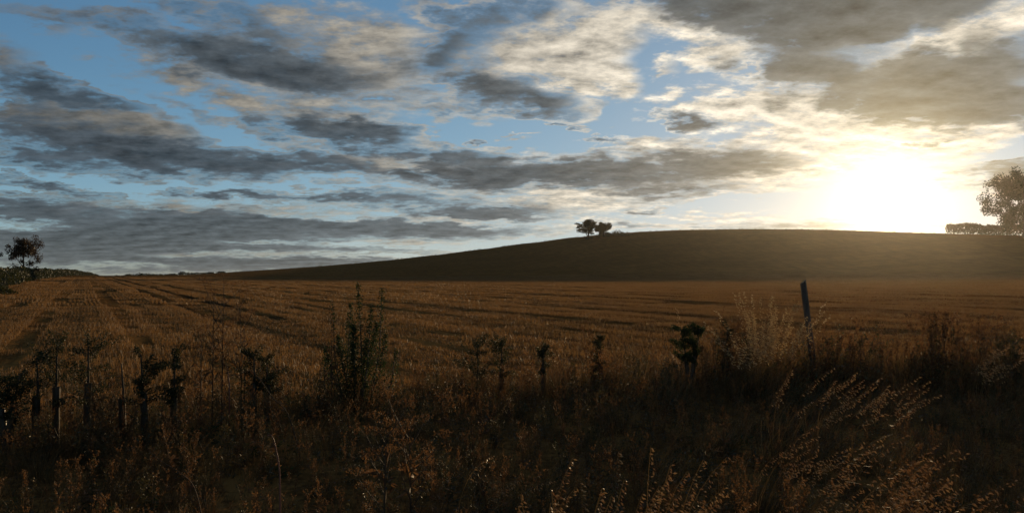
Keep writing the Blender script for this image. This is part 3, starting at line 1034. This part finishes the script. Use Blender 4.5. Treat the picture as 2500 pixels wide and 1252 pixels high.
# far shrubs along the skyline between the notch and the hill
FAR = [(292, 671, 3.2), (310, 668, 3.6), (328, 666, 4.0), (347, 664, 3.4), (362, 666, 3.0), (380, 667, 3.2), (402, 668, 3.0),
       (424, 667, 2.8), (446, 662, 2.6), (466, 664, 2.8), (488, 665, 3.0), (512, 664, 2.4), (540, 662, 2.2)]
NTH = ["first", "second", "third", "fourth", "fifth", "sixth", "seventh", "eighth", "ninth", "tenth", "eleventh", "twelfth", "thirteenth"]
for i, (px, py, w) in enumerate(FAR):
    low_bush("far_shrub", px, py, 760 - 5 * i, w * 1.55, 40 + i, "tree",
             "dark far shrub on the low skyline, %s counting right from the notch" % NTH[i], "shrubs along the far skyline", n=260, leaf=0.5, cat="shrub")

# ragged dead weeds along the bare crest
def crest_weeds():
    rng = random.Random(77); mb = MB()
    for i in range(420):
        px = rng.uniform(520, 1660) if rng.random() < .7 else rng.uniform(1660, 2300)
        a = math.atan2((px - 1250.0) / FPX, math.cos(PITCH))
        r = float(np.interp(a, CREST_AZ, CREST_R)) * rng.uniform(0.94, 1.0)
        p = at(px, r)
        big = 0.35 + 0.65 * max(0, math.sin(px * 0.05) * math.sin(px * 0.0173 + 1)) * (1.0 if px < 1300 else 0.5)
        for q in range(16):
            c = p + Vector((rng.gauss(0, .35), rng.gauss(0, .35), rng.uniform(0, 0.55) * big))
            u = (rv(rng) + Vector((0, 0, .8))).normalized() * rng.uniform(.08, .2) * (0.5 + big)
            mb.leaf(c, u, u.cross(rv(rng)).normalized() * u.length * .35)
    tag(mb.build("crest_weeds", M["hedge"]), "ragged dry weeds along the bare hill crest", "weeds", kind="stuff")


crest_weeds()

# hedges
hedge("field_hedge", [xy(-40, 85), xy(25, 120), xy(90, 190), xy(160, 300), xy(252, 740)], 2.1, 1.2, 0.20, 80, "tree",
      "long olive brown hedge along the left side of the field", 61, taper=True)
hedge("dark_hedge", [xy(-90, 62), xy(14, 70)], 1.5, 1.0, 0.10, 160, "bush",
      "short dark hedge end cut off by the left edge", 62, taper=True)
hedge("crest_hedge", [xy(2312, 398), xy(2420, 394), xy(2620, 390)], 4.7, 2.4, 0.32, 240, "hedge",
      "low clipped hedge under the big tree at the right edge", 63)


# ------------------------------------------------------------------ planted hedge: saplings in guards
def sapling(px, y_top, r, seed, label, crown_w=0.17, crown_h=0.42, lean=0.0, guard=True, leaves=240, mat="bush", stems=1, bare=False, name="hedge_sapling"):
    rng = random.Random(seed)
    p = at(px, r)
    h = max(0.35, z_at(px, y_top, r) - p.z)
    root = empty(name, p, label, "sapling", "planted hedge saplings")
    cr = MB()
    for s in range(stems):
        ln = lean if stems == 1 else (-0.14 if s == 0 else 0.12)
        tip = Vector((-ln * h, 0, h * 0.86))
        b0 = Vector((0.05 * (s - (stems - 1) / 2), 0, -0.1))
        tr = MB()
        tr.tube([b0, b0.lerp(tip, .35) + rv(rng) * .01, b0.lerp(tip, .7) + rv(rng) * .015, tip], [0.018, 0.015, 0.011, 0.005], 6)
        tr.build("trunk", M["bark"], root)
        if guard:
            gt = MB()
            g1 = b0.lerp(tip, 0.62)
            ring = [b0.lerp(g1, k / 6) + Vector((rng.gauss(0, .002), rng.gauss(0, .002), 0)) for k in range(7)]
            gt.tube(ring, [0.034, 0.036, 0.033, 0.035, 0.033, 0.034, 0.036], 10, cap=False)
            gt.build("guard_tube", M["guard"], root, smooth=True)
        if bare:
            continue
        tw = MB()
        for i in range(16):
            t = rng.uniform(0.45, 1.0)
            q = b0.lerp(tip, t)
            a = rng.uniform(0, 6.28)
            d = Vector((math.cos(a), math.sin(a), rng.uniform(0.1, 1.3))).normalized()
            L = crown_w * rng.uniform(0.7, 1.5) * (1.25 - 0.5 * abs(t - 0.72) / 0.28)
            bp = curve_pts(q, d, L, rv(rng) * 0.3, 3)
            tw.tube(bp, [0.003, 0.0025, 0.002, 0.001], 3, cap=False)
            for j in range(max(8, leaves // 2)):
                c = bp[0].lerp(bp[3], rng.uniform(0.15, 1.1)) + rv(rng) * 0.03
                u = (rv(rng) + d * .5).normalized() * rng.uniform(0.007, 0.014)
                cr.leaf(c, u, u.cross(rv(rng)).normalized() * u.length * 0.55)
        tag(tw.build("twig", M["bark"], root), kind="stuff")
    if cr.v:
        cr.build("crown", M[mat], root)
    return root


sapling(22, 880, 8.9, 71, "forked sapling with dark leafy top at the far left", 0.13, stems=2, leaves=260)
sapling(93, 835, 9.0, 72, "slim sapling with sparse top, second from the left edge", 0.10, leaves=90)
sapling(142, 795, 9.1, 73, "feathery sapling in pale tube, third from the left edge", 0.19, leaves=200, mat="bush")
sapling(218, 785, 9.2, 74, "wide topped sapling, fourth from the left edge", 0.24, leaves=230)
sapling(306, 856, 9.1, 75, "bare dark planting tube with no leaves left of the brightly lit sapling", guard=True, bare=True, lean=0.03)
sapling(362, 828, 9.0, 76, "bushy sapling whose tube shows a bright sunlit edge", 0.20, leaves=330, lean=0.06)
sapling(428, 820, 9.2, 77, "straight sapling with small round dark top", 0.11, leaves=260)
sapling(622, 835, 9.8, 78, "dark leafy sapling left of the big green bush", 0.16, leaves=300)
sapling(655, 848, 9.9, 79, "squat dark leafy sapling next to the big green bush", 0.17, leaves=320)
sapling(1165, 822, 11.2, 80, "low broad sapling right of the big green bush", 0.28, leaves=260, guard=False)
sapling(1225, 818, 11.4, 81, "low dark sapling standing right of the low broad one", 0.20, leaves=260)
sapling(1326, 822, 11.6, 82, "small dark sapling tip in the middle of the verge", 0.09, leaves=200)
sapling(1466, 803, 11.9, 83, "small upright sapling between the middle tip and the forked round one", 0.10, leaves=220)
sapling(1682, 776, 12.2, 84, "forked sapling with dense round green top on two stems", 0.17, leaves=520, stems=2, mat="green")
sapling(1774, 768, 12.7, 85, "narrow sapling beside the pale oat tuft near the post", 0.12, leaves=260)
sapling(1822, 790, 12.8, 86, "thin sapling half hidden in the pale oat tuft", 0.10, leaves=150)


# ------------------------------------------------------------------ central bush
def shoot_bush(px, r, shoots, label, seed):
    """Young thorn bush: dense low body with leafy upright shoots."""
    rng = random.Random(seed)
    p = at(px, r)
    root = empty("thorn_bush", p, label, "bush")
    cr, st = MB(), MB()
    for (sx, sy, dens) in shoots:
        q = at(sx, r)
        tip = Vector((q.x - p.x, q.y - p.y + rng.uniform(-.25, .25), z_at(sx, sy, r) - p.z))
        b0 = Vector((tip.x * 0.35 + rng.gauss(0, .05), rng.gauss(0, .1), -0.1))
        ctrl = b0.lerp(tip, 0.5) + Vector((tip.x * 0.2, 0, 0))
        pts = [b0, b0.lerp(ctrl, .5), ctrl, ctrl.lerp(tip, .5), tip]
        st.tube(pts, [0.014, 0.011, 0.008, 0.005, 0.002], 5)
        L = (tip - b0).length
        for i in range(int(1.7 * dens * L)):
            t = rng.random() ** 0.85
            u = t * 4; k = min(3, int(u)); c = pts[k].lerp(pts[k + 1], u - k)
            spread = 0.03 + 0.16 * (1 - t) ** 1.1
            c = c + rv(rng) * 1.15 * spread * rng.random() ** .5
            w = (rv(rng) + Vector((0, 0, .3))).normalized() * rng.uniform(0.008, 0.017)
            cr.leaf(c, w, w.cross(rv(rng)).normalized() * w.length * 0.6)
    st.build("stem", M["bark"], root)
    cr.build("crown", M["green"], root)


shoot_bush(868, 10.6, [(880, 690, 260), (928, 700, 240), (905, 745, 330), (850, 742, 320), (820, 738, 120), (870, 790, 600), (915, 790, 560),
                       (835, 815, 560), (800, 848, 480), (945, 812, 420), (890, 830, 700), (860, 840, 700), (970, 850, 300), (785, 872, 300)],
           "large dark green thorn bush with upright shoots in the verge", 90)


# ------------------------------------------------------------------ leaning post
def post():
    p = at(1996, 13.2)
    root = empty("wooden_post", p, "leaning weathered wooden fence post rising from the verge beside pale oat grass", "post")
    top = Vector((at(1956, 13.2).x - p.x, 0, z_at(1956, 688, 13.2) - p.z))
    bm = bmesh.new()
    n = 12; rings = 9; prev = None
    rng = random.Random(4)
    for k in range(rings):
        t = k / (rings - 1)
        c = Vector((0, 0, -0.3)).lerp(top, t)
        rad = 0.046 * (1 - 0.12 * t) * (1 + 0.05 * math.sin(k * 2.1))
        ring = []
        for i in range(n):
            a = 2 * math.pi * i / n
            rr_ = rad * (1 + 0.09 * math.sin(3 * a + 1) + 0.05 * math.sin(5 * a))
            z = c.z + (0.035 * math.cos(a) if k == rings - 1 else 0)
            ring.append(bm.verts.new((c.x + rr_ * math.cos(a), c.y + rr_ * math.sin(a), z)))
        if prev:
            for i in range(n):
                bm.faces.new((prev[i], prev[(i + 1) % n], ring[(i + 1) % n], ring[i]))
        prev = ring
    bm.faces.new(prev)
    me = bpy.data.meshes.new("shaft"); bm.to_mesh(me); bm.free()
    me.materials.append(M["post"])
    o = bpy.data.objects.new("shaft", me); COL.objects.link(o); o.parent = root
    st = MB()                                                           # a rusty staple in the side
    c = Vector((0, 0, 0)).lerp(top, 0.8) + Vector((0, -0.046, 0))
    st.tube([c + Vector((-.012, 0.01, 0)), c + Vector((-.012, -.008, 0)), c + Vector((.012, -.008, 0)), c + Vector((.012, .01, 0))], [.002] * 4, 5)
    st.build("staple", M["stem"], root)


post()


# ------------------------------------------------------------------ oat grass tufts
def oat_tuft(px, r, h, n, lean, arch, seed, label, spread=0.10, size=1.15, leaves=26):
    rng = random.Random(seed)
    p = at(px, r)
    root = empty("oat_grass_tuft", p, label, "grass tuft", "flowering oat grass tufts")
    st = MB()
    lean = Vector(lean); arch = Vector(arch)
    for i in range(n):
        a = rng.uniform(0, 6.28); q = spread * math.sqrt(rng.random())
        base = Vector((q * math.cos(a), q * math.sin(a), -0.03))
        fan = Vector((math.cos(a), math.sin(a), 0)) * 0.16
        pts = oat_stem_geo(rng, base, h * rng.uniform(0.72, 1.08), lean + fan, arch + fan * 0.8, size)
        st.strip(pts, [0.0022] * 5 + [0.0016] * 5, Vector((0.85, 0.5, 0)))
        hd = MB()
        panicle(hd, pts[5:] if r > 11 else pts[6:], rng, size, 26 if r > 11 else 22)
        tag(hd.build("seed_head", M["pale_oat" if 11.4 < r < 12.25 and h > 1 else "oat"], root), kind="stuff")
    for i in range(leaves):
        a = rng.uniform(0, 6.28)
        base = Vector((rng.gauss(0, spread * .6), rng.gauss(0, spread * .6), -0.03))
        d0 = (Vector((math.cos(a) * .3, math.sin(a) * .3, 1)) + lean * 0.6).normalized()
        pts = curve_pts(base, d0, h * rng.uniform(0.35, 0.7), arch + Vector((math.cos(a), math.sin(a), -.5)) * .6, 5)
        ww = rng.uniform(0.0025, 0.0045)
        st.strip(pts, [ww, ww, ww * .9, ww * .7, ww * .45, ww * .1], Vector((math.sin(a), math.cos(a), 0)))
    st.build("blade", M["grass"], root)


U = (0, 0, 0)
OATS = [
    # by the post
    (1815, 11.5, 1.2, 12, (0.02, 0, 0), (-0.3, 0, -0.35), "tall pale oat tuft left of the leaning post, leftmost of its three"),
    (1852, 11.8, 1.36, 13, (0.06, 0, 0), (0.15, 0, -0.2), "tall pale oat tuft left of the leaning post, middle of its three"),
    (1890, 12.2, 1.36, 11, (0.08, 0, 0), (0.3, 0, -0.25), "tall pale oat tuft left of the leaning post, nearest to the post"),
    # foreground, bottom middle
    (1232, 3.9, 0.80, 3, (-0.02, 0, 0), (0.05, 0, -0.4), "single nodding oat stalks standing alone left of the bottom oat patch"),
    (1345, 3.6, 0.78, 4, (0.0, 0, 0), (0.1, 0, -0.15), "few upright oat stalks at the bottom edge beside the nodding stalks"),
    (1440, 3.5, 0.84, 9, (0.06, 0, 0), (0.25, 0, -0.2), "dense glinting oat tuft at the bottom edge, leftmost of the bottom patch"),
    (1530, 3.7, 0.82, 9, (0.04, 0, 0), (0.3, 0, -0.3), "dense glinting oat tuft at the bottom edge, middle of the bottom patch"),
    (1620, 3.8, 0.86, 7, (0.10, 0, 0), (0.35, 0, -0.3), "dense glinting oat tuft at the bottom edge, right of the bottom patch"),
    (1700, 3.4, 0.76, 8, (0.15, 0, 0), (0.6, 0, -0.4), "leaning oat tuft at the bottom edge between the two bottom patches"),
    # foreground right, blown to the right
    (1900, 4.2, 1.12, 15, (0.45, 0, 0), (0.75, 0, -0.25), "wind blown oat tuft reaching highest in the lower right"),
    (1985, 3.8, 1.00, 13, (0.5, 0, 0), (0.8, 0, -0.35), "wind blown oat tuft leaning over at the lower right, before the highest one"),
    (2060, 4.1, 1.00, 13, (0.5, 0, 0), (0.9, 0, -0.3), "wind blown oat tuft at the lower right, rightmost of the leaning ones"),
    (1840, 3.6, 0.86, 10, (0.4, 0, 0), (0.8, 0, -0.4), "low wind blown oat tuft at the bottom edge, left of the leaning ones"),
    # mid right
    (1890, 7.6, 0.95, 10, (0.2, 0, 0), (0.7, 0, -0.35), "nodding oat tuft below the leaning post, nearer the camera"),
    (1990, 7.8, 0.92, 10, (0.25, 0, 0), (0.7, 0, -0.3), "nodding oat tuft below and right of the leaning post"),
    (2070, 7.4, 0.98, 12, (0.3, 0, 0), (0.7, 0, -0.25), "bright oat tuft below the sun in the middle distance of the verge"),
    (1860, 5.6, 0.80, 8, (0.3, 0, 0), (0.9, 0, -0.4), "drooping oat tuft in the dark hollow of the right verge"),
    (2380, 11.5, 0.9, 9, (0.1, 0, 0), (0.9, 0, -0.6), "arched pale grass tuft near the right edge of the verge"),
    (1140, 5.2, 0.70, 3, (0.25, 0, 0), (0.9, 0, -0.45), "thin oat stalk arching right in the dark middle verge"),
    (1322, 12.3, 0.85, 5, (0.0, 0, 0), (0.2, 0, -0.2), "faint oat tuft standing behind the small middle sapling"),
    (1676, 13.2, 1.12, 3, (0.0, 0, 0), (0.1, 0, -0.2), "few tall oat stalks behind the forked round sapling"),
]
for i, (px, r, h, n, le, ar, lab) in enumerate(OATS):
    oat_tuft(px, r, h, int(n * (1.8 if 11.4 < r < 12.25 and h > 1 else 1.5 if r < 6 else 0.9)), le, ar, 100 + i, lab, size=1.05 if r < 6 else (1.2 if r < 10 else 1.8))


# ------------------------------------------------------------------ tall dead weeds
def umbel_weed(px, r, y_top, label, seed, side=((0.0, 1.0),), lean=0.0, spread=0.30, name="dead_hogweed"):
    rng = random.Random(seed)
    p = at(px, r)
    h = z_at(px, y_top, r) - p.z
    root = empty(name, p, label, "weed", "tall dead weeds")
    st = MB()
    main = curve_pts(Vector((0, 0, -0.05)), Vector((lean, 0, 1)).normalized(), h * 0.9, rv(rng) * 0.06, 8)
    st.tube(main, [0.009, 0.0085, 0.008, 0.007, 0.006, 0.005, 0.004, 0.003, 0.002], 6)
    heads = [main[-1]]
    for i in range(9):
        t = 3 + i * 0.55 + rng.uniform(-.2, .2); k = min(7, int(t)); q = main[k].lerp(main[k + 1], t - k)
        a = rng.uniform(0, 6.28)
        d = Vector((math.cos(a), math.sin(a) * .6, rng.uniform(0.7, 1.5))).normalized()
        bp = curve_pts(q, d, h * spread * rng.uniform(0.45, 1.0), Vector((0, 0, 0.5)), 4)
        st.tube(bp, [0.0042, 0.0036, 0.003, 0.0024, 0.0016], 5)
        heads.append(bp[-1])
    st.build("stem", M["stem"], root)
    for c in heads:
        um = MB()
        for i in range(13):
            a = i * 2.4; q = 0.07 * math.sqrt(i / 13)
            e = c + Vector((q * math.cos(a), q * math.sin(a), 0.05 - q * .25))
            um.strip([c, e], [0.0012, 0.0009], Vector((-math.sin(a), math.cos(a), 0)))
            for j in range(6):
                v = e + rv(rng) * 0.010
                u = rv(rng) * 0.006
                um.leaf(v, u, u.cross(rv(rng)).normalized() * 0.004)
        um.build("umbel", M["rust"], root)
    lf = MB()
    for i in range(60):
        t = rng.uniform(0, 6); k = min(7, int(t)); q = main[k].lerp(main[k + 1], t - k)
        d = rv(rng); L = rng.uniform(.02, .06)
        lf.leaf(q + d * L * 1.5, d * L, d.cross(rv(rng)).normalized() * L * .3)
    tag(lf.build("withered_leaf", M["rust"], root), kind="stuff")
    return root


umbel_weed(545, 9.8, 648, "tall dead umbel weed whose top breaks the skyline", 120, spread=0.26)
umbel_weed(592, 10.0, 672, "tall dead umbel weed just right of the one on the skyline", 121, spread=0.22)
umbel_weed(522, 9.7, 668, "dead umbel weed just left of the one on the skyline", 122, spread=0.22)
umbel_weed(494, 9.4, 778, "thin dead weed stalk left of the tall umbel weeds", 123, spread=0.12)
umbel_weed(600, 10.1, 740, "shorter dead umbel weed between the tall ones and the bush", 124, spread=0.2)
umbel_weed(812, 10.2, 742, "thin dead stalk against the left side of the green bush", 125, spread=0.12)
umbel_weed(940, 5.0, 985, "rusty dead weed in the dark middle foreground", 126, spread=0.35)
umbel_weed(1005, 5.2, 990, "rusty dead weed right of its twin in the dark middle foreground", 127, spread=0.35)


def arching_stem(name, label, pts, rad, mat, cat="stem"):
    """A bare cane through given (px, py, r) points."""
    P3 = []
    for (px, py, r) in pts:
        q = at(px, r); P3.append(Vector((q.x, q.y, z_at(px, py, r))))
    base = at(pts[0][0], pts[0][2])
    root = empty(name, base, label, cat, "bare stems in the verge")
    # smooth the way
    out = []
    for i in range(len(P3) - 1):
        a, b = P3[i], P3[i + 1]
        p0 = P3[i - 1] if i else a; p3 = P3[i + 2] if i + 2 < len(P3) else b
        for k in range(5):
            t = k / 5
            out.append(0.5 * ((2 * a) + (b - p0) * t + (2 * p0 - 5 * a + 4 * b - p3) * t * t + (3 * a - p0 - 3 * b + p3) * t ** 3))
    out.append(P3[-1])
    out = [o - base for o in out]
    out.insert(0, Vector((out[0].x, out[0].y, -0.05)))
    mb = MB()
    n = len(out)
    mb.tube(out, [rad * (1 - 0.75 * i / n) for i in range(n)], 6)
    mb.build("cane", mat, root, smooth=True)
    lf = MB(); rng = random.Random(int(pts[0][0]))
    for i in range(10):
        q = out[rng.randrange(3, n)]; d = rv(rng); L = rng.uniform(.006, .014)
        lf.leaf(q + d * L, d * L, d.cross(rv(rng)).normalized() * L * .4)
    tag(lf.build("withered_leaf", M["rust"], root), kind="stuff")


arching_stem("bramble_cane", "pale arching bramble cane bent over left of the green bush",
             [(735, 1105, 7.6), (705, 1010, 7.6), (668, 970, 7.6), (640, 930, 7.7), (615, 905, 7.8), (590, 912, 7.9), (575, 930, 8.0)], 0.006, M["stem"])
arching_stem("red_stalk", "bright red dead stalk upright in the left foreground",
             [(688, 1230, 4.6), (686, 1150, 4.6), (678, 1100, 4.6), (668, 1065, 4.6), (655, 1062, 4.6)], 0.006, M["red_stem"])
arching_stem("pale_cane", "short pale cane catching the sun below the tall dead weeds",
             [(563, 950, 9.4), (560, 915, 9.4), (556, 888, 9.4)], 0.009, M["red_stem"])
arching_stem("fallen_stalk", "thin pale stalk slanting across the left foreground",
             [(505, 1290, 5.2), (480, 1190, 5.2), (440, 1150, 5.2), (400, 1125, 5.3), (370, 1100, 5.4)], 0.004, M["stem"])


# ------------------------------------------------------------------ added thin volume, imitates the sun's glare over the hill
def build_glare_volume():
    bm = bmesh.new()
    bmesh.ops.create_cube(bm, size=1.0)
    me = bpy.data.meshes.new("glare_volume"); bm.to_mesh(me); bm.free()
    o = bpy.data.objects.new("glare_volume", me); COL.objects.link(o)
    o.scale = (13400, 13400, 170); o.location = (0, 0, -40)
    m = bpy.data.materials.new("added_sun_glare"); m.use_nodes = True
    nt = m.node_tree; nt.nodes.clear()
    v = nt.nodes.new("ShaderNodeVolumePrincipled")
    v.inputs["Color"].default_value = (1.0, 0.95, 0.88, 1)
    v.inputs["Density"].default_value = 0.000036
    v.inputs["Anisotropy"].default_value = 0.84
    out = nt.nodes.new("ShaderNodeOutputMaterial")
    nt.links.new(v.outputs[0], out.inputs["Volume"])
    me.materials.append(m)
    tag(o, "added thin volume standing in for sun glare over the field", "glare_volume", kind="stuff")


build_glare_volume()
